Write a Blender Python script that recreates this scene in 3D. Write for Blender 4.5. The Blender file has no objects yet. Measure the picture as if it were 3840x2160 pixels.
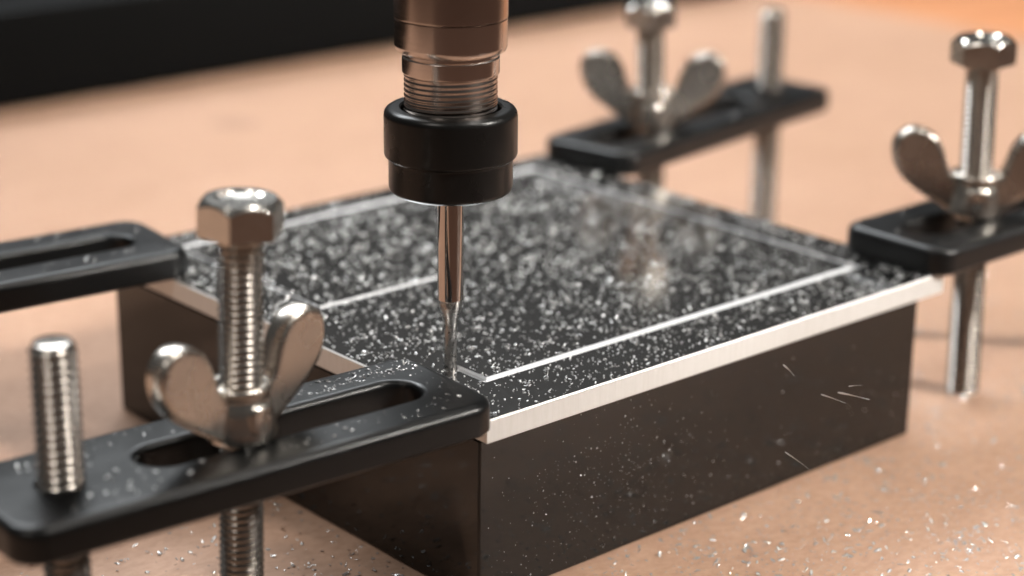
import bpy, bmesh, math, random
import numpy as np
from mathutils import Vector, Matrix

# ------------------------------------------------------------------ camera
MM = 0.001
SC = bpy.context.scene
COL = SC.collection
camd = bpy.data.cameras.new("camera")
cam = bpy.data.objects.new("camera", camd)
COL.objects.link(cam)
C0 = Vector((-139.79, -160.986, 88.205))
RT = Vector((0.749393, -0.662026, 0.011455))
UP = Vector((0.203890, 0.247188, 0.947274))
FW = Vector((0.629952, 0.707545, -0.320221))
m3 = Matrix((RT, UP, -FW)).transposed()
cam.matrix_world = Matrix.Translation(C0 * MM) @ m3.to_4x4()
camd.sensor_width = 36.0
camd.lens = 70.505
camd.clip_start = 0.005
camd.clip_end = 50.0
camd.dof.use_dof = True
camd.dof.focus_distance = 0.2385
camd.dof.aperture_fstop = 13.2
SC.camera = cam

# ------------------------------------------------------------------ room light
world = bpy.data.worlds.new("World")
SC.world = world
world.use_nodes = True
bg = world.node_tree.nodes["Background"]
bg.inputs[0].default_value = (0.95, 0.93, 0.90, 1)
bg.inputs[1].default_value = 0.06
SC.view_settings.view_transform = 'Standard'
SC.view_settings.look = 'None'
SC.view_settings.exposure = 0.0
SC.view_settings.gamma = 1.0
SC.cycles.use_denoising = True
SC.cycles.max_bounces = 8
SC.cycles.sample_clamp_indirect = 6.0


def area(name, loc, target, sx, sy, power, color, spread=180):
    d = bpy.data.lights.new(name, 'AREA')
    d.shape = 'RECTANGLE'
    d.size = sx * MM
    d.size_y = sy * MM
    d.energy = power
    d.color = color
    d.spread = math.radians(spread)
    o = bpy.data.objects.new(name, d)
    COL.objects.link(o)
    L = Vector(loc) * MM
    o.location = L
    o.rotation_euler = (Vector(target) * MM - L).to_track_quat('-Z', 'Y').to_euler()
    return o


def aim(center, az, el, dist):
    """az in degrees from +Y towards +X."""
    a, e = math.radians(az), math.radians(el)
    return (center[0] + dist * math.cos(e) * math.sin(a), center[1] + dist * math.cos(e) * math.cos(a),
            center[2] + dist * math.sin(e))


MID = (45, 35, 0)
KEY = (190, 124, -24)
area("window_light", aim(KEY, 146, 32, 760), KEY, 475, 205, 0.42, (1.0, 0.955, 0.89), 10)
area("back_window", aim(MID, 18, 45, 1100), MID, 900, 240, 11.0, (0.93, 0.97, 1.0))
for laz, lel, lp, ls in ((95, 70, 1.0, 85), (-10, 68, 0.7, 85), (165, 58, 2.0, 85), (258, 50, 1.3, 220)):
    area("fill_lamp", aim(MID, laz, lel, 900), MID, ls, ls, lp, (1.0, 0.94, 0.87))  # unseen lamps added to lift the board and spark glints on the chips

# ------------------------------------------------------------------ helpers
random.seed(4)
RNG = np.random.default_rng(11)


def nt(name):
    m = bpy.data.materials.new(name)
    m.use_nodes = True
    n = m.node_tree
    return m, n, n.nodes["Principled BSDF"]


def L(n, a, b):
    n.links.new(a, b)


def coords(n, scale=(1, 1, 1), rot=(0, 0, 0)):
    tc = n.nodes.new("ShaderNodeTexCoord")
    mp = n.nodes.new("ShaderNodeMapping")
    mp.inputs["Scale"].default_value = scale
    mp.inputs["Rotation"].default_value = rot
    L(n, tc.outputs["Object"], mp.inputs["Vector"])
    return mp.outputs[0]


def noise(n, vec, scale, detail=4, rough=0.55):
    t = n.nodes.new("ShaderNodeTexNoise")
    t.inputs["Scale"].default_value = scale
    t.inputs["Detail"].default_value = detail
    t.inputs["Roughness"].default_value = rough
    L(n, vec, t.inputs["Vector"])
    return t.outputs[0]


def ramp(n, fac, stops):
    r = n.nodes.new("ShaderNodeValToRGB")
    el = r.color_ramp.elements
    while len(el) < len(stops):
        el.new(0.5)
    for e, (p, c) in zip(el, stops):
        e.position = p
        e.color = (c[0], c[1], c[2], 1) if not isinstance(c, (int, float)) else (c, c, c, 1)
    L(n, fac, r.inputs[0])
    return r.outputs[0]


def bump(n, h, bsdf, strength, dist):
    b = n.nodes.new("ShaderNodeBump")
    b.inputs["Strength"].default_value = strength
    b.inputs["Distance"].default_value = dist
    L(n, h, b.inputs["Height"])
    L(n, b.outputs[0], bsdf.inputs["Normal"])


def metal(name, col, rough, var=0.06, scale=900.0, stretch=(1, 1, 1), bstr=0.0, bdist=0.00002, aniso=0.0):
    m, n, b = nt(name)
    b.inputs["Base Color"].default_value = (*col, 1)
    b.inputs["Metallic"].default_value = 1.0
    v = coords(n, stretch)
    f = noise(n, v, scale)
    r = ramp(n, f, [(0.3, max(0.02, rough - var)), (0.7, rough + var)])
    L(n, r, b.inputs["Roughness"])
    if bstr:
        bump(n, f, b, bstr, bdist)
    if aniso:
        b.inputs["Anisotropic"].default_value = aniso
    return m


def black(name, col, rough, ior=1.5, scale=2500.0, bstr=0.15, bdist=0.00003, var=0.05):
    m, n, b = nt(name)
    b.inputs["Base Color"].default_value = (*col, 1)
    b.inputs["IOR"].default_value = ior
    v = coords(n)
    f = noise(n, v, scale, 3)
    g = noise(n, v, scale * 0.05, 4)
    L(n, ramp(n, g, [(0.3, rough - var), (0.7, rough + var)]), b.inputs["Roughness"])
    if bstr:
        bump(n, f, b, bstr, bdist)
    return m


# --- board
m_board, n, b = nt("fibreboard")
v = coords(n)
f1 = noise(n, v, 14.0, 5)
f2 = noise(n, coords(n, (1, 1.6, 1)), 520.0, 5, 0.7)
f3 = noise(n, coords(n, (1, 1.5, 1)), 70.0, 4, 0.6)
fm = n.nodes.new("ShaderNodeMath")
fm.operation = 'MULTIPLY_ADD'
fm.inputs[1].default_value = 0.45
L(n, f3, fm.inputs[0])
fa = n.nodes.new("ShaderNodeMath")
fa.operation = 'MULTIPLY'
fa.inputs[1].default_value = 0.55
L(n, f1, fa.inputs[0])
L(n, fa.outputs[0], fm.inputs[2])
f1 = fm.outputs[0]
c1 = ramp(n, f1, [(0.30, (0.465, 0.290, 0.200)), (0.70, (0.568, 0.366, 0.264))])
c2 = ramp(n, f2, [(0.30, (0.82, 0.78, 0.75)), (0.60, (1, 1, 1))])
mx = n.nodes.new("ShaderNodeMix")
mx.data_type = 'RGBA'
mx.blend_type = 'MULTIPLY'
mx.inputs[0].default_value = 1.0
L(n, c1, mx.inputs[6])
L(n, c2, mx.inputs[7])
cur = mx.outputs[2]
# two worn round marks on the board
for (sx, sy, rad, dark) in ((110.3, 216.4, 7.5, 0.80), (242.8, 148.2, 6.0, 0.9)):
    tc = n.nodes.new("ShaderNodeTexCoord")
    d = n.nodes.new("ShaderNodeVectorMath")
    d.operation = 'DISTANCE'
    d.inputs[1].default_value = (sx * MM, sy * MM, 0)
    L(n, tc.outputs["Object"], d.inputs[0])
    mr = n.nodes.new("ShaderNodeMapRange")
    mr.inputs[1].default_value = rad * 0.4 * MM
    mr.inputs[2].default_value = rad * MM
    mr.inputs[3].default_value = dark
    mr.inputs[4].default_value = 1.0
    L(n, d.outputs["Value"], mr.inputs[0])
    mm = n.nodes.new("ShaderNodeMix")
    mm.data_type = 'RGBA'
    mm.blend_type = 'MULTIPLY'
    mm.inputs[0].default_value = 1.0
    L(n, cur, mm.inputs[6])
    L(n, mr.outputs[0], mm.inputs[7])
    cur = mm.outputs[2]
L(n, cur, b.inputs["Base Color"])
b.inputs["Roughness"].default_value = 0.5
b.inputs["Specular IOR Level"].default_value = 0.2
bump(n, f2, b, 0.25, 0.0001)

m_desk, n, b = nt("orange_wood")
g = noise(n, coords(n, (1, 14, 1)), 8.0, 5)
L(n, ramp(n, g, [(0.3, (0.50, 0.21, 0.09)), (0.7, (0.64, 0.29, 0.14))]), b.inputs["Base Color"])
b.inputs["Roughness"].default_value = 0.5

m_dim_desk, n, b = nt("dimmed_desk_wood")  # dim light put into the desk colour, so metal reflects a dark foreground
g = noise(n, coords(n, (1, 12, 1)), 9.0, 5)
L(n, ramp(n, g, [(0.3, (0.075, 0.036, 0.022)), (0.7, (0.13, 0.062, 0.038))]), b.inputs["Base Color"])
b.inputs["Roughness"].default_value = 0.55
m_black = black("black_oxide", (0.006, 0.0064, 0.0068), 0.33, 1.40, 3500.0, 0.35, 0.00004)
m_gloss = black("black_acrylic", (0.005, 0.0045, 0.004), 0.06, 1.46, 300.0, 0.02, 0.00002, 0.02)
m_rail = black("black_anodised", (0.003, 0.0033, 0.0035), 0.55, 1.15, 2500.0, 0.1)
m_nut = black("blackened_steel", (0.007, 0.0066, 0.0062), 0.30, 1.42, 3000.0, 0.08)
m_steel = metal("nickel_steel", (0.78, 0.75, 0.70), 0.20, 0.05, 700.0)
m_thread = metal("thread_steel", (0.66, 0.61, 0.56), 0.22, 0.03, 900.0)
m_wing = metal("cast_steel", (0.68, 0.63, 0.57), 0.27, 0.02, 200.0)
m_spindle = metal("turned_steel", (0.72, 0.64, 0.59), 0.17, 0.05, 350.0, (1, 1, 40), 0.05, 0.00002, 0.5)
m_spindle2 = metal("dark_turned_steel", (0.58, 0.50, 0.45), 0.2, 0.05, 350.0, (1, 1, 40), 0.05, 0.00002, 0.5)
m_shank = metal("carbide", (0.62, 0.56, 0.52), 0.09, 0.02, 900.0, (1, 1, 30))
m_cut = metal("ground_carbide", (0.38, 0.365, 0.35), 0.28, 0.05, 1500.0)
m_chip = metal("aluminium_chip", (0.97, 0.965, 0.95), 0.20, 0.08, 3000.0)
m_chip.node_tree.nodes["Principled BSDF"].inputs["Metallic"].default_value = 0.55
m_dust = metal("dusty_aluminium_chip", (0.96, 0.955, 0.94), 0.14, 0.05, 3000.0)
m_dust.node_tree.nodes["Principled BSDF"].inputs["Metallic"].default_value = 0.6
m_floor = metal("milled_aluminium_floor", (0.72, 0.72, 0.72), 0.16, 0.05, 2600.0, bstr=0.4, bdist=0.00005)
m_groove = metal("fresh_cut_aluminium", (0.96, 0.97, 0.99), 0.50, 0.18, 1500.0, (1, 1, 0.06), bstr=0.6, bdist=0.0001)

m_groove.node_tree.nodes["Principled BSDF"].inputs["Metallic"].default_value = 0.5

# plate face: fine scratches in the mill finish
m_plate, n, b = nt("mill_finish_aluminium")
b.inputs["Metallic"].default_value = 1.0
s1 = noise(n, coords(n, (9, 0.6, 1), (0, 0, math.radians(28))), 900.0, 3, 0.6)
s2 = noise(n, coords(n, (1, 26, 1), (0, 0, math.radians(-9))), 260.0, 3, 0.6)
s3 = noise(n, coords(n), 60.0, 4)
L(n, ramp(n, s3, [(0.3, (0.68, 0.67, 0.66)), (0.7, (0.76, 0.75, 0.74))]), b.inputs["Base Color"])
L(n, ramp(n, s1, [(0.3, 0.08), (0.75, 0.14)]), b.inputs["Roughness"])
ad = n.nodes.new("ShaderNodeMath")
ad.operation = 'ADD'
L(n, s1, ad.inputs[0])
L(n, s2, ad.inputs[1])
bump(n, ad.outputs[0], b, 0.06, 0.00004)

# sawn edge of the plate
m_edge, n, b = nt("sawn_aluminium_edge")
b.inputs["Metallic"].default_value = 0.5
e1 = noise(n, coords(n, (1, 1, 0.10), (0, math.radians(24), 0)), 1500.0, 4, 0.7)
e2 = noise(n, coords(n), 40.0, 3)
L(n, ramp(n, e1, [(0.25, (0.88, 0.87, 0.84)), (0.6, (0.95, 0.94, 0.92))]), b.inputs["Base Color"])
L(n, ramp(n, e2, [(0.3, 0.50), (0.7, 0.62)]), b.inputs["Roughness"])
bump(n, e1, b, 0.10, 0.00004)


def mesh_from(name, verts, faces, mats, smooth=35, mat_idx=None):
    me = bpy.data.meshes.new(name)
    me.from_pydata([(x * MM, y * MM, z * MM) for x, y, z in verts], [], faces)
    for m in (mats if isinstance(mats, (list, tuple)) else [mats]):
        me.materials.append(m)
    if mat_idx is not None:
        me.polygons.foreach_set("material_index", mat_idx)
    if smooth:
        me.polygons.foreach_set("use_smooth", [True] * len(me.polygons))
        me.set_sharp_from_angle(angle=math.radians(smooth))
    me.update()
    return me


def obj(name, me, parent=None, loc=None):
    o = bpy.data.objects.new(name, me)
    COL.objects.link(o)
    if parent is not None:
        o.parent = parent
    if loc is not None:
        o.location = Vector(loc) * MM
    return o


def tag(o, label, cat, group=None):
    o["label"] = label
    o["category"] = cat
    if group:
        o["group"] = group
    return o


def thing(name, label, cat, loc=(0, 0, 0), group=None):
    o = bpy.data.objects.new(name, None)
    COL.objects.link(o)
    o.empty_display_size = 0.004
    o.location = Vector(loc) * MM
    return tag(o, label, cat, group)


def copy_tree(src, name=None):
    c = src.copy()
    COL.objects.link(c)
    for ch in src.children:
        k = ch.copy()
        COL.objects.link(k)
        k.parent = c
        for g in ch.children:
            q = g.copy()
            COL.objects.link(q)
            q.parent = k
    return c


def lathe(prof, n=64, closed_top=True, closed_bottom=True):
    V, F = [], []
    for r, z in prof:
        for i in range(n):
            a = 2 * math.pi * i / n
            V.append((r * math.cos(a), r * math.sin(a), z))
    for j in range(len(prof) - 1):
        for i in range(n):
            k = (i + 1) % n
            F.append((j * n + i, j * n + k, (j + 1) * n + k, (j + 1) * n + i))
    if closed_bottom:
        F.append(tuple(range(n - 1, -1, -1)))
    if closed_top:
        F.append(tuple((len(prof) - 1) * n + i for i in range(n)))
    return V, F


def thread(R, depth, pitch, z0, z1, n=28, per=8, taper_top=True):
    """Helix-aligned grid: every row follows the ridge, column n joins column 0 one turn up."""
    turns = int(math.ceil((z1 - z0) / pitch)) + 1
    rows = turns * per
    V, F = [], []
    pr = []
    for k in range(per):
        t = abs(k / per - 0.5) * 2          # 0 at the crest, 1 at the root
        pr.append(R - depth * min(1.0, max(0.0, (t - 0.12) / 0.76)))
    for j in range(rows + 1):
        for i in range(n):
            z = z0 - pitch + pitch * (j / per + i / n)
            z = min(z1, max(z0, z))
            r = pr[j % per]
            if taper_top and z > z1 - 0.7:
                r = min(r, R - 0.55 * (z - z1 + 0.7) / 0.7)
            a = 2 * math.pi * i / n
            V.append((r * math.cos(a), r * math.sin(a), z))
    for j in range(rows):
        for i in range(n - 1):
            F.append((j * n + i, j * n + i + 1, (j + 1) * n + i + 1, (j + 1) * n + i))
        if j + per + 1 <= rows:
            F.append((j * n + n - 1, (j + per) * n, (j + per + 1) * n, (j + 1) * n + n - 1))
    for z, flip in ((z0, True), (z1, False)):
        b0 = len(V)
        rr = R - (0.55 if (taper_top and not flip) else depth)
        for q, dz in ((rr, 0.0), (rr - 0.25, 0.06)):
            for i in range(n):
                a = 2 * math.pi * i / n
                V.append((q * math.cos(a), q * math.sin(a), z + (dz if not flip else -dz)))
        for i in range(n):
            k = (i + 1) % n
            f = (b0 + i, b0 + k, b0 + n + k, b0 + n + i)
            F.append(f[::-1] if flip else f)
        cap = tuple(b0 + n + i for i in range(n))
        F.append(cap[::-1] if flip else cap)
    return V, F


def box(x0, x1, y0, y1, z0, z1):
    V = [(x, y, z) for z in (z0, z1) for y in (y0, y1) for x in (x0, x1)]
    F = [(0, 2, 3, 1), (4, 5, 7, 6), (0, 1, 5, 4), (2, 6, 7, 3), (0, 4, 6, 2), (1, 3, 7, 5)]
    return V, F


def weigh(o):
    """face-weighted normals: flat faces stay flat beside their rounded edges"""
    w = o.modifiers.new("weighted_normal", 'WEIGHTED_NORMAL')
    w.mode = 'FACE_AREA'
    w.weight = 100
    w.keep_sharp = True
    return o


def bevel_box(name, dims, mat, bev, parent=None, seg=2):
    V, F = box(*dims)
    me = mesh_from(name, V, F, mat, 0)
    bm = bmesh.new()
    bm.from_mesh(me)
    bmesh.ops.bevel(bm, geom=bm.edges[:], offset=bev * MM, segments=seg, affect='EDGES', profile=0.5)
    bmesh.ops.recalc_face_normals(bm, faces=bm.faces[:])
    bm.to_mesh(me)
    bm.free()
    me.polygons.foreach_set("use_smooth", [True] * len(me.polygons))
    me.set_sharp_from_angle(angle=math.radians(60))
    return weigh(obj(name, me, parent))


# ------------------------------------------------------------------ setting
ZT = -24.15        # top of the board
V, F = [], []
bev = 1.0
x0, x1, y0, y1, z0 = -300.0, 338.0, -60.0, 330.0, ZT
V = [(x0 + bev, y0 + bev, z0), (x1 - bev, y0 + bev, z0), (x1 - bev, y1 - bev, z0), (x0 + bev, y1 - bev, z0),
     (x0, y0, z0 - bev), (x1, y0, z0 - bev), (x1, y1, z0 - bev), (x0, y1, z0 - bev),
     (x0, y0, z0 - 18), (x1, y0, z0 - 18), (x1, y1, z0 - 18), (x0, y1, z0 - 18)]
F = [(0, 1, 2, 3)] + [(i, i + 4, (i + 1) % 4 + 4, (i + 1) % 4) for i in range(4)] + \
    [(i + 4, i + 8, (i + 1) % 4 + 8, (i + 1) % 4 + 4) for i in range(4)] + [(11, 10, 9, 8)]
V = [(a, b_, c - ZT) for a, b_, c in V]
board = obj("work_board", mesh_from("work_board", V, F, m_board, 0), None, (0, 0, ZT))
board["kind"] = "structure"
V = [(-2500, -2500, 0), (2500, -2500, 0), (2500, 2500, 0), (-2500, 2500, 0)]
desk = obj("desk_surface", mesh_from("desk_surface", V, [(0, 1, 2, 3)], m_dim_desk, 0), None, (0, 0, ZT - 18.01))
desk["kind"] = "structure"

wb = bevel_box("wooden_board", (341.0, 640.0, -40.0, 420.0, ZT - 18.0, ZT - 3.0), m_desk, 0.8)
tag(wb, "orange wooden board beyond the edge of the pale board, in the upper right corner", "wooden board")

# black extruded rail along the back
prof = [(0.8, 0), (39.2, 0), (40, 0.8), (40, 9.5), (36.5, 9.5), (36.5, 15.5), (40, 15.5), (40, 22.3), (38.8, 23.5),
        (23.5, 23.5), (23.5, 20.0), (16.5, 20.0), (16.5, 23.5), (1.2, 23.5), (0.35, 23.15), (0, 22.3), (0, 0.8)]
nP = len(prof)
V = [(-300, p[0], p[1]) for p in prof] + [(330, p[0], p[1]) for p in prof]
F = [(i, (i + 1) % nP, (i + 1) % nP + nP, i + nP) for i in range(nP)] + [tuple(range(nP - 1, -1, -1)), tuple(range(nP, 2 * nP))]
rail = obj("machine_rail", mesh_from("machine_rail", V, F, m_rail, 30), None, (0, 259.5, ZT + 0.01))
bm = bmesh.new()
bm.from_mesh(rail.data)
bmesh.ops.recalc_face_normals(bm, faces=bm.faces[:])
bm.to_mesh(rail.data)
bm.free()
tag(rail, "long black machine rail lying across the back of the board, out of focus", "rail")

# ------------------------------------------------------------------ block and plate
TP = 2.95
blk = bevel_box("support_block", (0.0, 81.8, 1.35, 82.4, ZT + 0.01, -TP - 0.01), m_gloss, 0.35)
tag(blk, "glossy black block standing on the board under the metal plate", "block")

PX, PY = 85.34, 84.4
xs = [0.18, 7.68, 8.93, 30.0, 77.2, 78.45, PX - 0.18]
ys = [0.18, 9.3, 10.55, 17.2, 43.3, 44.55, 77.7, 78.95, PY - 0.18]


def groove_z(cx, cy):
    """depth of the milled floor at a point: two deep passes along x, shallow ones elsewhere"""
    if 7.68 < cx < 78.45 and (9.3 < cy < 10.55 or 77.7 < cy < 78.95):
        return -0.45
    if 7.68 < cx < 8.93 and 9.3 < cy < 17.2:
        return -0.40
    if (77.2 < cx < 78.45 and 9.3 < cy < 78.95) or (7.68 < cx < 8.93 and 43.3 < cy < 78.95) or (43.3 < cy < 44.55 and 7.68 < cx < 30):
        return -0.20
    return 0.0


def in_groove(cx, cy):
    return groove_z(cx, cy) < 0


V, F, MI, VI = [], [], [], {}


def vid(x, y, z):
    k = (round(x, 4), round(y, 4), round(z, 4))
    if k not in VI:
        VI[k] = len(V)
        V.append(k)
    return VI[k]


cellg = {}
for i in range(len(xs) - 1):
    for j in range(len(ys) - 1):
        cellg[i, j] = groove_z((xs[i] + xs[i + 1]) / 2, (ys[j] + ys[j + 1]) / 2)
for (i, j), z in cellg.items():
    F.append((vid(xs[i], ys[j], z), vid(xs[i + 1], ys[j], z), vid(xs[i + 1], ys[j + 1], z), vid(xs[i], ys[j + 1], z)))
    MI.append(3 if z < 0 else 0)
    for di, dj, (a, b_) in ((1, 0, ((1, 0), (1, 1))), (-1, 0, ((0, 1), (0, 0))), (0, 1, ((1, 1), (0, 1))), (0, -1, ((0, 0), (1, 0)))):
        zn = cellg.get((i + di, j + dj), 0.0)
        if zn > z:
            p, q = (xs[i + a[0]], ys[j + a[1]]), (xs[i + b_[0]], ys[j + b_[1]])
            F.append((vid(*p, z), vid(*p, zn), vid(*q, zn), vid(*q, z)))
            MI.append(1)
e = 0.18
ring = [[(e, e, 0), (PX - e, e, 0), (PX - e, PY - e, 0), (e, PY - e, 0)],
        [(0, 0, -e), (PX, 0, -e), (PX, PY, -e), (0, PY, -e)],
        [(0, 0, -TP + 0.1), (PX, 0, -TP + 0.1), (PX, PY, -TP + 0.1), (0, PY, -TP + 0.1)],
        [(.1, .1, -TP), (PX - .1, .1, -TP), (PX - .1, PY - .1, -TP), (.1, PY - .1, -TP)]]
for k in range(3):
    for i in range(4):
        q = (i + 1) % 4
        F.append((vid(*ring[k][i]), vid(*ring[k + 1][i]), vid(*ring[k + 1][q]), vid(*ring[k][q])))
        MI.append(2)
F.append(tuple(vid(*ring[3][i]) for i in (3, 2, 1, 0)))
MI.append(2)
plate = obj("metal_plate", mesh_from("metal_plate", V, F, [m_plate, m_groove, m_edge, m_floor], 0, MI))
tag(plate, "square aluminium plate with a milled groove outline, strewn with metal shavings", "metal plate")

# ------------------------------------------------------------------ spindle and cutter
TX, TY = 8.27, 16.56
sp = thing("spindle", "steel milling spindle with black collet nut hanging over the plate", "spindle", (TX, TY, 23.0))
Z = 23.0


def part(name, prof, mat, parent, n=96, smooth=30):
    V, F = lathe([(r, z - Z) for r, z in prof], n)
    return weigh(obj(name, mesh_from(name, V, F, mat, smooth), parent))


# collet nut: bored annulus so the shaft sits in a shallow ring gap
nutp = [(1.9, 22.9), (2.2, 22.55), (4.2, 22.55), (4.4, 22.35), (6.55, 22.3), (7.0, 22.42), (7.3, 22.7), (7.42, 23.1), (7.42, 26.25),
        (7.5, 26.55), (7.86, 26.85), (7.95, 27.1), (7.95, 31.7), (7.88, 32.1), (7.65, 32.45), (7.3, 32.65), (6.9, 32.7), (6.15, 32.7),
        (5.95, 32.5), (5.95, 30.0), (5.0, 29.9)]
V, F = lathe([(r, z - Z) for r, z in nutp], 96, False, False)
nut = weigh(obj("collet_nut", mesh_from("collet_nut", V, F, m_nut, 30), sp))
V, F = thread(5.55, 0.09, 0.6, 30.0 - Z, 36.9 - Z, 72, 6, False)
obj("threaded_shaft", mesh_from("threaded_shaft", V, F, m_spindle2, 50), sp)
part("shaft_collar", [(5.5, 36.7), (5.72, 36.85), (5.75, 37.0), (5.75, 38.7), (5.62, 38.9), (5.62, 39.6)], m_spindle, sp)
part("shaft_sleeve", [(5.3, 39.3), (6.1, 39.35), (6.45, 39.6), (6.62, 40.0), (6.64, 40.2), (6.64, 43.3)], m_spindle, sp)
part("spindle_shaft", [(6.4, 43.3), (6.52, 43.34), (6.66, 43.46), (6.68, 43.7), (6.68, 110.0)], m_spindle2, sp)

mill = thing("end_mill", "thin polished end mill held in the collet nut, tip cutting the groove", "end mill", (TX, TY, -0.38))
Z = -0.38
part("shank", [(1.50, 8.55), (1.59, 8.72), (1.59, 23.6)], m_shank, mill, 64)
neck = [(0.78, 4.6)]
for i in range(9):
    t = i / 8
    s = t * t * (3 - 2 * t) * 0.6 + t * 0.4
    neck.append((0.80 + 0.70 * s, 5.0 + 3.5 * t))
neck.append((1.52, 8.6))
part("neck", neck, m_cut, mill, 64)
V, F = [], []
n_, st = 40, 60
for j in range(st + 1):
    z = 5.15 * j / st
    tw = z / 9.5 * 2 * math.pi
    for i in range(n_):
        a = 2 * math.pi * i / n_
        c = math.cos(2 * (a - tw) / 2 * 1.0 * 1.0 * 1.0 * 1.0) if False else math.cos(a * 2 - tw)
        dep = max(0.0, c - 0.15) / 0.85
        fade = min(1.0, max(0.0, (5.0 - z) / 1.2))
        r = 0.78 - 0.08 * dep ** 1.3 * fade
        V.append((r * math.cos(a), r * math.sin(a), z))
for j in range(st):
    for i in range(n_):
        k = (i + 1) % n_
        F.append((j * n_ + i, j * n_ + k, (j + 1) * n_ + k, (j + 1) * n_ + i))
F += [tuple(range(n_ - 1, -1, -1)), tuple(st * n_ + i for i in range(n_))]
obj("fluted_tip", mesh_from("fluted_tip", V, F, m_cut, 40), mill)

# ------------------------------------------------------------------ clamps
CL, CW, CT = 57.0, 18.6, 4.0      # length, width, thickness; local x from tip (0) to heel (-CL)


def rrect(o, n=10, r=3.4, CL=CL):
    pts = []
    rr = max(0.3, r - o)
    cs = [(-r, CW / 2 - r, 0), (-CL + r, CW / 2 - r, 90), (-CL + r, -CW / 2 + r, 180), (-r, -CW / 2 + r, 270)]
    for cx, cy, a0 in cs:
        for i in range(n + 1):
            a = math.radians(a0 + 90 * i / n)
            pts.append((cx + rr * math.cos(a), cy + rr * math.sin(a)))
    return pts


def stadium(o, n=16, xa=-8.2, xb=-36.2, r=3.0):
    pts = []
    rr = r + o
    for cx, a0 in ((xa, -90), (xb, 90)):
        for i in range(n + 1):
            a = math.radians(a0 + 180 * i / n)
            pts.append((cx + rr * math.cos(a), rr * math.sin(a)))
    return pts


def circ(o, n=32, cx=-48.3, r=2.42):
    return [(cx + (r + o) * math.cos(2 * math.pi * i / n), (r + o) * math.sin(2 * math.pi * i / n)) for i in range(n)]


def clamp_mesh(CL=CL):
    bm = bmesh.new()
    tops, bots = [], []

    def skin(fn, levels):
        rings = []
        for o, z in levels:
            rings.append([bm.verts.new((x * MM, y * MM, z * MM)) for x, y in fn(o)])
        n = len(rings[0])
        for a, b_ in zip(rings, rings[1:]):
            for i in range(n):
                k = (i + 1) % n
                bm.faces.new((a[i], a[k], b_[k], b_[i]))
        bots.append(rings[0])
        tops.append(rings[-1])

    def fil(rad, sgn, z0=0.0):
        lv = [(sgn * 0.35, 0.0), (0.0, 0.35)]
        for i in range(6):
            a = math.radians(90 * i / 5)
            lv.append((sgn * rad * (1 - math.cos(a)), CT - rad + rad * math.sin(a)))
        return lv
    skin(lambda o: rrect(o, CL=CL), fil(1.15, 1))
    skin(lambda o: stadium(o, xb=20.8 - CL), fil(0.8, 1))
    skin(lambda o: circ(o, cx=8.7 - CL), fil(0.35, 1))
    for rings in (tops, bots):
        edges = []
        for rg in rings:
            for i in range(len(rg)):
                edges.append(bm.edges.get((rg[i], rg[(i + 1) % len(rg)])))
        bmesh.ops.triangle_fill(bm, use_beauty=True, use_dissolve=False, edges=edges)
    bmesh.ops.recalc_face_normals(bm, faces=bm.faces[:])
    me = bpy.data.meshes.new("clamp_bar")
    bm.to_mesh(me)
    bm.free()
    me.materials.append(m_black)
    me.polygons.foreach_set("use_smooth", [True] * len(me.polygons))
    me.set_sharp_from_angle(angle=math.radians(28))
    return me


cmesh = clamp_mesh()
long_mesh = clamp_mesh(66.5)


def clamp(label, tip, ang, z=0.0, me=None):
    o = weigh(obj("clamp_bar", me or cmesh, None, (tip[0], tip[1], z)))
    o.rotation_euler = (0, 0, math.radians(ang))
    return tag(o, label, "clamp", "slotted black clamp bars around the plate")


near_tip, near_ang = (-0.5, 5.6), -3.0
left_tip, left_ang = (4.1, 75.0), -5.5
right_tip, right_ang = (82.3, 7.6), 180.0
rear_tip, rear_ang = (83.5, 72.6), 189.5
K1 = clamp("slotted black clamp bar in front, pressing on the near corner of the plate", near_tip, near_ang, 0.03, clamp_mesh(58.5))
K2 = clamp("black clamp bar entering from the left edge, its slot empty in view", left_tip, left_ang, 0.03)
K3 = clamp("black clamp bar at the right edge, on the right corner of the plate", right_tip, right_ang, 0.03)
K4 = clamp("blurred black clamp bar behind the spindle, on the far corner of the plate", rear_tip, rear_ang, 0.03, long_mesh)


def on_clamp(tip, ang, lx, ly=0.0):
    a = math.radians(ang)
    return (tip[0] + lx * math.cos(a) - ly * math.sin(a), tip[1] + lx * math.sin(a) + ly * math.cos(a))


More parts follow.
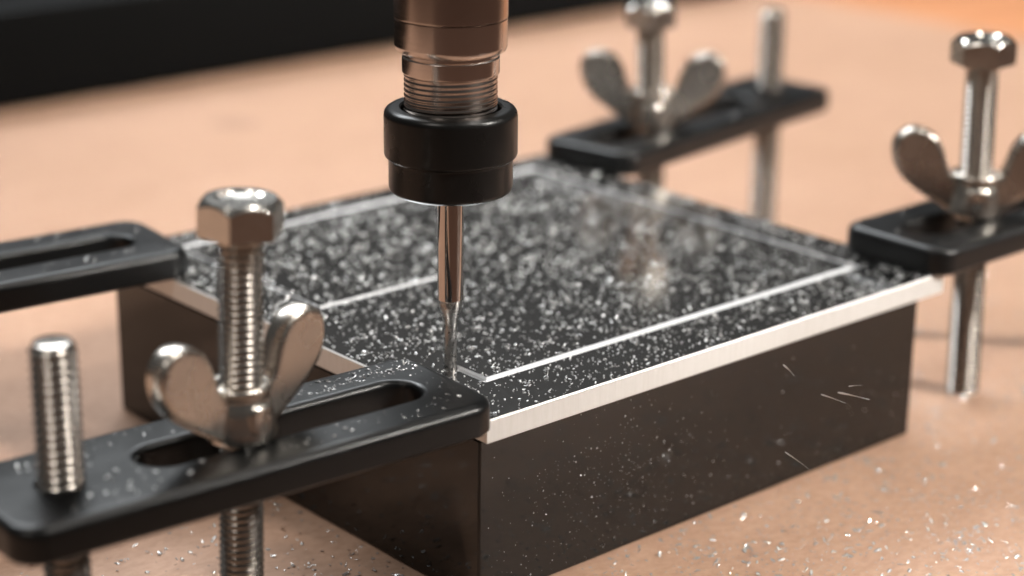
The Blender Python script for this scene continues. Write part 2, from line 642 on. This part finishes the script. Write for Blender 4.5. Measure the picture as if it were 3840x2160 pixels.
# hex bolt: origin on the axis at the plate level (z = 0)
def hex_bolt(label):
    t = thing("hex_bolt", label, "bolt", (0, 0, 0), "hex bolts through the clamp slots")
    V, F = thread(2.45, 0.48, 0.8, -31.0, 26.9, 32, 8, False)
    obj("threaded_shank", mesh_from("threaded_shank", V, F, m_thread, 24), t)
    n = 96
    zt, zb, af = 30.7, 26.75, 4.05
    rings = []

    def hexr(a):
        k = (a + math.pi / 6) % (math.pi / 3) - math.pi / 6
        return af / math.cos(k)
    r0 = 3.78
    V, F = [], []
    P = []
    P.append([(3.9, zb) for _ in range(n)])
    P.append([(hexr(2 * math.pi * i / n) - 0.12, zb + 0.02) for i in range(n)])
    P.append([(hexr(2 * math.pi * i / n), zb + 0.16) for i in range(n)])
    P.append([(hexr(2 * math.pi * i / n), zt - (hexr(2 * math.pi * i / n) - r0) * 0.95 - 0.10) for i in range(n)])
    P.append([(hexr(2 * math.pi * i / n) - 0.06, zt - (hexr(2 * math.pi * i / n) - r0) * 0.9) for i in range(n)])
    P.append([(r0, zt) for _ in range(n)])
    P.append([(r0 - 0.35, zt + 0.02) for _ in range(n)])
    P.append([(2.75, zt) for _ in range(n)])
    P.append([(2.3, zt - 0.28) for _ in range(n)])
    P.append([(1.2, zt - 0.42) for _ in range(n)])
    P.append([(0.05, zt - 0.44) for _ in range(n)])
    for rg in P:
        for i, (r, z) in enumerate(rg):
            a = 2 * math.pi * i / n
            V.append((r * math.cos(a), r * math.sin(a), z))
    for j in range(len(P) - 1):
        for i in range(n):
            k = (i + 1) % n
            F.append((j * n + i, j * n + k, (j + 1) * n + k, (j + 1) * n + i))
    F.append(tuple(range(n - 1, -1, -1)))
    F.append(tuple((len(P) - 1) * n + i for i in range(n)))
    weigh(obj("hex_head", mesh_from("hex_head", V, F, m_steel, 24), t))
    return t


def wing_nut(label):
    t = thing("wing_nut", label, "wing nut", (0, 0, 0), "wing nuts tightening the clamps")
    hub = [(2.5, 0.05), (3.75, 0.05), (4.05, 0.3), (4.12, 0.8), (3.95, 1.6), (3.72, 3.2), (3.5, 4.6), (3.32, 4.95), (3.30, 5.25), (3.5, 5.5),
           (3.62, 5.75), (3.62, 6.15), (3.42, 6.45), (3.1, 6.55), (2.7, 6.5), (2.45, 6.2), (2.4, 5.6)]
    V, F = lathe(hub, 64, False, False)
    obj("hub", mesh_from("hub", V, F, m_wing, 45), t)
    # raised pad on both faces of the hub
    for s in (-1, 1):
        bm = bmesh.new()
        nu, nv = 14, 14
        grid = []
        for j in range(nv + 1):
            row = []
            for i in range(nu + 1):
                u = -1 + 2 * i / nu
                w = -1 + 2 * j / nv
                ang = math.radians(34) * u
                z = 2.75 + 1.95 * w
                z += 0.25 * (1 - w) * 0.5 * (u * u) * 1.6
                dd = (abs(u) ** 4 + abs(w) ** 4) ** 0.25
                h = 0.42 * (1 - max(0.0, min(1.0, (dd - 0.72) / 0.28)) ** 2) - 0.22 * max(0.0, 1 - dd / 0.6)
                rr = 3.9 - 0.09 * (z - 1) + h - 0.18
                row.append(bm.verts.new((rr * math.sin(ang) * MM, s * rr * math.cos(ang) * MM, z * MM)))
            grid.append(row)
        for j in range(nv):
            for i in range(nu):
                bm.faces.new((grid[j][i], grid[j][i + 1], grid[j + 1][i + 1], grid[j + 1][i]))
        if s > 0:
            bmesh.ops.reverse_faces(bm, faces=bm.faces[:])
        me = bpy.data.meshes.new("hub_pad")
        bm.to_mesh(me)
        bm.free()
        me.materials.append(m_wing)
        me.polygons.foreach_set("use_smooth", [True] * len(me.polygons))
        obj("hub_pad", me, t)
    # wing outline in (u outward, z), smoothed
    ctrl = [(2.4, 0.5), (3.8, 0.7), (5.6, 1.7), (8.2, 3.4), (10.7, 5.4), (12.1, 7.6), (12.5, 9.8), (11.9, 11.8), (10.3, 13.0), (8.3, 13.0),
            (6.5, 12.1), (5.2, 10.4), (4.5, 8.5), (3.95, 6.9), (3.2, 5.8), (2.4, 5.3)]
    out = []
    n = len(ctrl)
    for i in range(n):
        p0, p1, p2, p3 = [Vector(ctrl[(i + k) % n]) for k in (-1, 0, 1, 2)]
        for s in range(4):
            q = s / 4
            out.append(0.5 * ((2 * p1) + (p2 - p0) * q + (2 * p0 - 5 * p1 + 4 * p2 - p3) * q * q + (3 * p1 - p0 - 3 * p2 + p3) * q ** 3))
    N = len(out)
    nor = []
    for i in range(N):
        d = (out[(i + 1) % N] - out[i - 1]).normalized()
        nor.append(Vector((d.y, -d.x)))
    th = 1.5
    levels = []
    rad = 0.75
    for i in range(7):
        a = math.radians(-90 + 180 * i / 6)
        levels.append((rad * (1 - math.cos(a)), (th - rad) * (1 if a > 0 else -1 if a < 0 else 0) + rad * math.sin(a)))
    for s in (-1, 1):
        V, F = [], []
        for off, y in levels:
            for p, q in zip(out, nor):
                w = p - q * off
                V.append((s * w.x, y, w.y))
        nl = len(levels)
        for j in range(nl - 1):
            for i in range(N):
                k = (i + 1) % N
                F.append((j * N + i, j * N + k, (j + 1) * N + k, (j + 1) * N + i))
        # slightly dished faces: an inner ring then a cap
        for j, yy, rev in ((0, -th + 0.03, True), (nl - 1, th - 0.03, False)):
            base = len(V)
            cen = sum(out, Vector((0, 0))) / N
            for p, q in zip(out, nor):
                w = p - q * (rad + 0.35)
                V.append((s * w.x, yy, w.y))
            for i in range(N):
                k = (i + 1) % N
                F.append((j * N + i, j * N + k, base + k, base + i))
            F.append(tuple(base + i for i in range(N)))
        me = mesh_from("wing", V, F, m_wing, 0)
        bm = bmesh.new()
        bm.from_mesh(me)
        bmesh.ops.triangulate(bm, faces=[f for f in bm.faces if len(f.verts) > 4])
        bmesh.ops.recalc_face_normals(bm, faces=bm.faces[:])
        bm.to_mesh(me)
        bm.free()
        me.polygons.foreach_set("use_smooth", [True] * len(me.polygons))
        me.set_sharp_from_angle(angle=math.radians(60))
        weigh(obj("wing", me, t))
    return t


def set_screw(label):
    V, F = thread(2.45, 0.56, 0.95, ZT - 0.02, 19.4, 32, 8, True)
    o = obj("set_screw", mesh_from("set_screw", V, F, m_thread, 24))
    return tag(o, label, "screw", "threaded screws propping the clamp heels")


def lean(o, base, top, spin=0.0, z=0.0):
    """axis passes through base (x, y at z = -20) and top (x, y at z = 29)."""
    b_, t_ = Vector((*base, -20.0)), Vector((*top, 29.0))
    ax = (t_ - b_).normalized()
    q = Vector((0, 0, 1)).rotation_difference(ax)
    at0 = b_ + (t_ - b_) * (20.0 / 49.0)
    o.rotation_euler = (q.to_matrix() @ Matrix.Rotation(math.radians(spin), 3, 'Z')).to_euler()
    o.location = (at0 + ax * z) * MM
    return o


B1 = hex_bolt("upright hex bolt in the left foreground, through the front clamp bar")
lean(B1, (-30.0, 6.7), (-28.9, 5.8), 12)
W1 = wing_nut("wing nut in the left foreground, screwed down on the front clamp bar")
b_ = (-29.45, 6.2)
W1.location = Vector((b_[0], b_[1], 4.08)) * MM
W1.rotation_euler = (0, 0, math.radians(9))
W1.scale = (0.95, 0.95, 0.97)
S1 = set_screw("bare threaded screw at the left edge, through the heel of the front clamp bar")
S1.location = Vector((-50.3, 7.6, 0)) * MM

B3 = copy_tree(B1)
B3["label"] = "shiny hex bolt at the right edge, through the right clamp bar"
lean(B3, (101.9, 6.8), (100.9, 7.5), 31, 0.0)
W3 = copy_tree(W1)
W3.scale = (1, 1, 1)
W3["label"] = "wing nut at the right edge, on the right clamp bar"
W3.location = Vector((101.2, 7.25, 4.08)) * MM
W3.rotation_euler = (0, 0, math.radians(-44))

B4 = copy_tree(B1)
B4["label"] = "blurred hex bolt behind the spindle, its head at the top of the picture"
lean(B4, (102.9, 75.0), (101.6, 75.9), 20, -5.2)
W4 = copy_tree(W1)
W4.scale = (1, 1, 1)
W4["label"] = "blurred wing nut behind the spindle, on the far clamp bar"
W4.location = Vector((102.4, 75.4, 4.08)) * MM
W4.rotation_euler = (0, 0, math.radians(-47))
S4 = S1.copy()
COL.objects.link(S4)
S4["label"] = "blurred threaded screw at the heel of the far clamp bar"
hx = on_clamp(rear_tip, rear_ang, -57.8)
S4.location = Vector((hx[0], hx[1], -0.6)) * MM
S3 = S1.copy()
COL.objects.link(S3)
S3["label"] = "threaded screw at the heel of the right clamp bar, past the picture edge"
hx = on_clamp(right_tip, right_ang, -48.3)
S3.location = Vector((hx[0], hx[1], 0.0)) * MM


# ------------------------------------------------------------------ metal shavings (stuff)
def chips(name, px, py, pz, size, mat, label, seed, thick=0.02, curl=(0.3, 2.0), flat=0.28, sink=0.0):
    rng = np.random.default_rng(seed)
    n = len(px)
    K = 4
    Lh = size
    wd = np.clip(size * rng.uniform(0.4, 0.95, n), 0.05, 0.5)
    cu = np.where(rng.uniform(0, 1, n) < 0.72, rng.uniform(0.05, 0.6, n), rng.uniform(curl[0], curl[1], n))
    t = np.linspace(-0.5, 0.5, K)
    ang = cu[:, None] * t[None, :]
    R = Lh / cu
    lx = R[:, None] * np.sin(ang)
    lz = R[:, None] * (1 - np.cos(ang)) * rng.choice([-1, 1], n)[:, None]
    tap = 1 - 0.55 * (np.abs(t)[None, :] * 2) ** 2 * rng.uniform(0.3, 1, n)[:, None]
    skew = rng.uniform(-0.4, 0.4, n)[:, None] * t[None, :] * Lh[:, None]
    nx, nz = -np.sin(ang), np.cos(ang)
    P = np.zeros((n, K, 3, 3))
    for s, (yo, to) in enumerate(((-0.5, 0.0), (0.5, 0.0), (0.0, 1.0))):
        P[:, :, s, 0] = lx + nx * to * thick
        P[:, :, s, 1] = skew + yo * wd[:, None] * tap
        P[:, :, s, 2] = lz + nz * to * thick
    yaw = rng.uniform(0, 2 * np.pi, n)
    tilt = rng.normal(0, flat, n)
    roll = rng.normal(0, flat, n)

    def rot(P, a, i, j):
        c, s = np.cos(a)[:, None, None], np.sin(a)[:, None, None]
        x, y = P[..., i].copy(), P[..., j].copy()
        P[..., i] = c * x - s * y
        P[..., j] = s * x + c * y
    rot(P, roll, 1, 2)
    rot(P, tilt, 0, 2)
    rot(P, yaw, 0, 1)
    P[..., 2] -= P[..., 2].min(axis=(1, 2))[:, None, None]
    P[..., 0] += px[:, None, None]
    P[..., 1] += py[:, None, None]
    P[..., 2] += pz[:, None, None] + sink
    verts = P.reshape(-1, 3) * MM
    f = []
    for k in range(K - 1):
        for s in range(3):
            q = (s + 1) % 3
            f.append((k * 3 + s, k * 3 + q, (k + 1) * 3 + q, (k + 1) * 3 + s))
    f = np.array(f)
    quads = (f[None] + (np.arange(n) * K * 3)[:, None, None]).reshape(-1, 4)
    me = bpy.data.meshes.new(name)
    me.vertices.add(len(verts))
    me.vertices.foreach_set("co", verts.astype(np.float32).ravel())
    me.loops.add(quads.size)
    me.loops.foreach_set("vertex_index", quads.astype(np.int32).ravel())
    me.polygons.add(len(quads))
    me.polygons.foreach_set("loop_start", np.arange(0, quads.size, 4, dtype=np.int32))
    me.update(calc_edges=True)
    me.validate()
    me.materials.append(mat)
    o = obj(name, me)
    o["kind"] = "stuff"
    o["label"] = label
    return o


def scatter(rng, n, x0, x1, y0, y1, clusters, frac, spread):
    k = int(n * frac)
    cx, cy = rng.uniform(x0, x1, clusters), rng.uniform(y0, y1, clusters)
    wt = rng.exponential(1, clusters)
    idx = rng.choice(clusters, k, p=wt / wt.sum())
    sp_ = spread * rng.uniform(0.3, 1.5, clusters)
    x = np.concatenate([cx[idx] + rng.normal(0, 1, k) * sp_[idx], rng.uniform(x0, x1, n - k)])
    y = np.concatenate([cy[idx] + rng.normal(0, 1, k) * sp_[idx], rng.uniform(y0, y1, n - k)])
    return x, y


def sizes(rng, n, med, sig, lo, hi):
    return np.clip(med * np.exp(rng.normal(0, sig, n)), lo, hi)


rng = np.random.default_rng(5)
x, y = scatter(rng, 16000, 0.4, PX - 0.4, 0.4, PY - 0.4, 1500, 0.30, 0.35)
# thin out near the front-left corner and along a swept band by the cutter; denser towards the back
depth_ = np.clip((y + 0.25 * x) / 80, 0, 1)
dens = np.interp(depth_, [0.0, 0.08, 0.2, 0.5, 1.0], [0.22, 0.45, 0.72, 0.5, 0.36])
keep = (rng.uniform(0, 1, len(x)) < dens) & (x > 0.4) & (x < PX - 0.4) & (y > 0.4) & (y < PY - 0.4)
keep &= ((x - TX) ** 2 + (y - TY) ** 2) > 3.5
ing = np.array([in_groove(a, c) for a, c in zip(x, y)])
deep = ing & ((x > 77) | ((x < 31) & (y > 17) & (y < 77)))
keep &= (~ing) | (rng.uniform(0, 1, len(x)) < np.where(deep, 1.0, 0.3))
x, y, ing = x[keep], y[keep], ing[keep]
chips("metal_shavings", x, y, np.array([groove_z(a, c) for a, c in zip(x, y)]), np.clip((0.20 + 0.30 * np.clip((y + 0.25 * x) / 80, 0, 1)) * np.exp(rng.normal(0, 0.33, len(x))), 0.08, 1.0), m_chip,
      "bright metal shavings strewn over the top of the plate", 21, sink=0.004)

x, y = scatter(rng, 46000, -75, 190, -63, 75, 2200, 0.4, 1.4)
d = np.clip(1.0 - (y + 30) / 100, 0.03, 1) * np.clip(1.15 - np.abs(x - 20) / 190, 0.05, 1)
keep = (rng.uniform(0, 1, len(x)) < d) & ~((x > -0.6) & (x < 82.6) & (y > 0.8) & (y < 83))
keep &= (x > 0) | (rng.uniform(0, 1, len(x)) < np.clip((68 - y) / 42, 0, 1))
x, y = x[keep], y[keep]
chips("metal_shavings", x, y, np.full(len(x), ZT), sizes(rng, len(x), 0.33, 0.45, 0.10, 1.0), m_dust,
      "metal shavings scattered on the board in front of the block", 22, sink=0.004)

for (tip, ang, num, lab, xr) in ((near_tip, near_ang, 330, "metal shavings sprinkled on the front clamp bar", (-52, -1.5)),
                                 (left_tip, left_ang, 200, "metal shavings sprinkled on the left clamp bar", (-40, -1.5)),
                                 (right_tip, right_ang, 60, "metal shavings sprinkled on the right clamp bar", (-30, -1.5)),
                                 (rear_tip, rear_ang, 60, "metal shavings sprinkled on the far clamp bar", (-54, -1.5))):
    a = math.radians(ang)
    lx, ly = rng.uniform(xr[0], xr[1], num), rng.uniform(-CW / 2 + 1.4, CW / 2 - 1.4, num)
    if tip is near_tip:
        extra = 130
        lx = np.concatenate([lx, -np.abs(rng.normal(0, 9, extra)) - 1.5])
        ly = np.concatenate([ly, rng.uniform(4.4, CW / 2 - 1.4, extra)])
    ok = ~((np.abs(ly) < 4.0) & (lx > -40.5) & (lx < -4.0)) & (np.hypot(lx + 48.3, ly) > 3.0)
    lx, ly = lx[ok], ly[ok]
    wx = tip[0] + lx * math.cos(a) - ly * math.sin(a)
    wy = tip[1] + lx * math.sin(a) + ly * math.cos(a)
    chips("metal_shavings", wx, wy, np.full(len(wx), CT + 0.03), sizes(rng, len(wx), 0.26, 0.4, 0.10, 0.7), m_chip, lab, 30 + num, sink=0.004)

# fine metal dust clinging to the block's front face
fx = np.concatenate([rng.uniform(1, 81, 420), 22 + rng.normal(0, 8, 420)])
fz = np.concatenate([-23.6 + rng.exponential(7.0, 420), -13 + rng.normal(0, 4.5, 420)])
ok = (fx > 0.6) & (fx < 81) & (fz < -3.8) & (fz > -23.8)
fx, fz = fx[ok], fz[ok]
V, F = [], []
for a, c in zip(fx, fz):
    s = float(np.clip(0.04 * np.exp(rng.normal(0, 0.55)), 0.015, 0.17))
    th = rng.uniform(0, 6.28)
    i0 = len(V)
    for k in range(4):
        q = th + k * math.pi / 2
        V.append((a + s * math.cos(q) * rng.uniform(0.6, 1.3), 1.345 - rng.uniform(0, 0.4) * s, c + s * math.sin(q) * rng.uniform(0.6, 1.3)))
    V.append((a, 1.345 - s, c))
    for k in range(4):
        F.append((i0 + k, i0 + (k + 1) % 4, i0 + 4))
dust = obj("metal_dust", mesh_from("metal_dust", V, F, m_chip, 0))
dust["kind"] = "stuff"
dust["label"] = "fine metal dust clinging to the front face of the black block"


# slivers flung off the cutter, in the air in front of the block
def sliver(A, B, w, label, bow=0.04, fork=False):
    A, B = Vector(A), Vector(B)
    n_ = 14
    ax = (B - A)
    side = ax.cross(FW).normalized()
    dep = ax.cross(side).normalized()
    V, F = [], []
    for j in range(n_ + 1):
        t = j / n_
        c = A + ax * t + side * bow * math.sin(math.pi * t) + dep * 0.1 * math.sin(5 * t)
        ww = w * (1 - t) ** 0.8 * min(1.0, 0.35 + 6 * t) + 0.008
        tw = 2.2 * t
        u = side * math.cos(tw) + dep * math.sin(tw)
        v2 = -side * math.sin(tw) + dep * math.cos(tw)
        for q in range(6):
            a = 2 * math.pi * q / 6
            V.append(tuple(c + u * ww * math.cos(a) + v2 * ww * 0.45 * math.sin(a)))
    for j in range(n_):
        for q in range(6):
            k = (q + 1) % 6
            F.append((j * 6 + q, j * 6 + k, (j + 1) * 6 + k, (j + 1) * 6 + q))
    F += [tuple(range(5, -1, -1)), tuple(n_ * 6 + q for q in range(6))]
    V0 = Vector(V[0])
    o = obj("metal_sliver", mesh_from("metal_sliver", [tuple(Vector(v_) - V0) for v_ in V], F, m_chip, 50), None, V0)
    return tag(o, label, "metal sliver", "slivers flying off the cutter before the block")


sliver((38.18, -11.26, 0.92), (38.98, -12.59, -0.45), 0.11, "short slanting metal sliver in the air, highest and leftmost before the block")
sliver((40.91, -15.23, -2.49), (42.97, -17.52, -3.5), 0.09, "dull tapering metal sliver in the air, just left of the brightest one")
sliver((42.51, -16.54, -2.24), (45.25, -19.35, -3.05), 0.13, "brightest metal sliver in the air before the block, with a long tail")
sliver((43.66, -17.25, -1.53), (44.97, -18.35, -1.39), 0.06, "faint level metal sliver in the air, just above the brightest one")
sliver((36.18, -14.07, -9.24), (38.01, -16.63, -11.28), 0.06, "thin slanting metal sliver low down before the block, near its bottom edge")
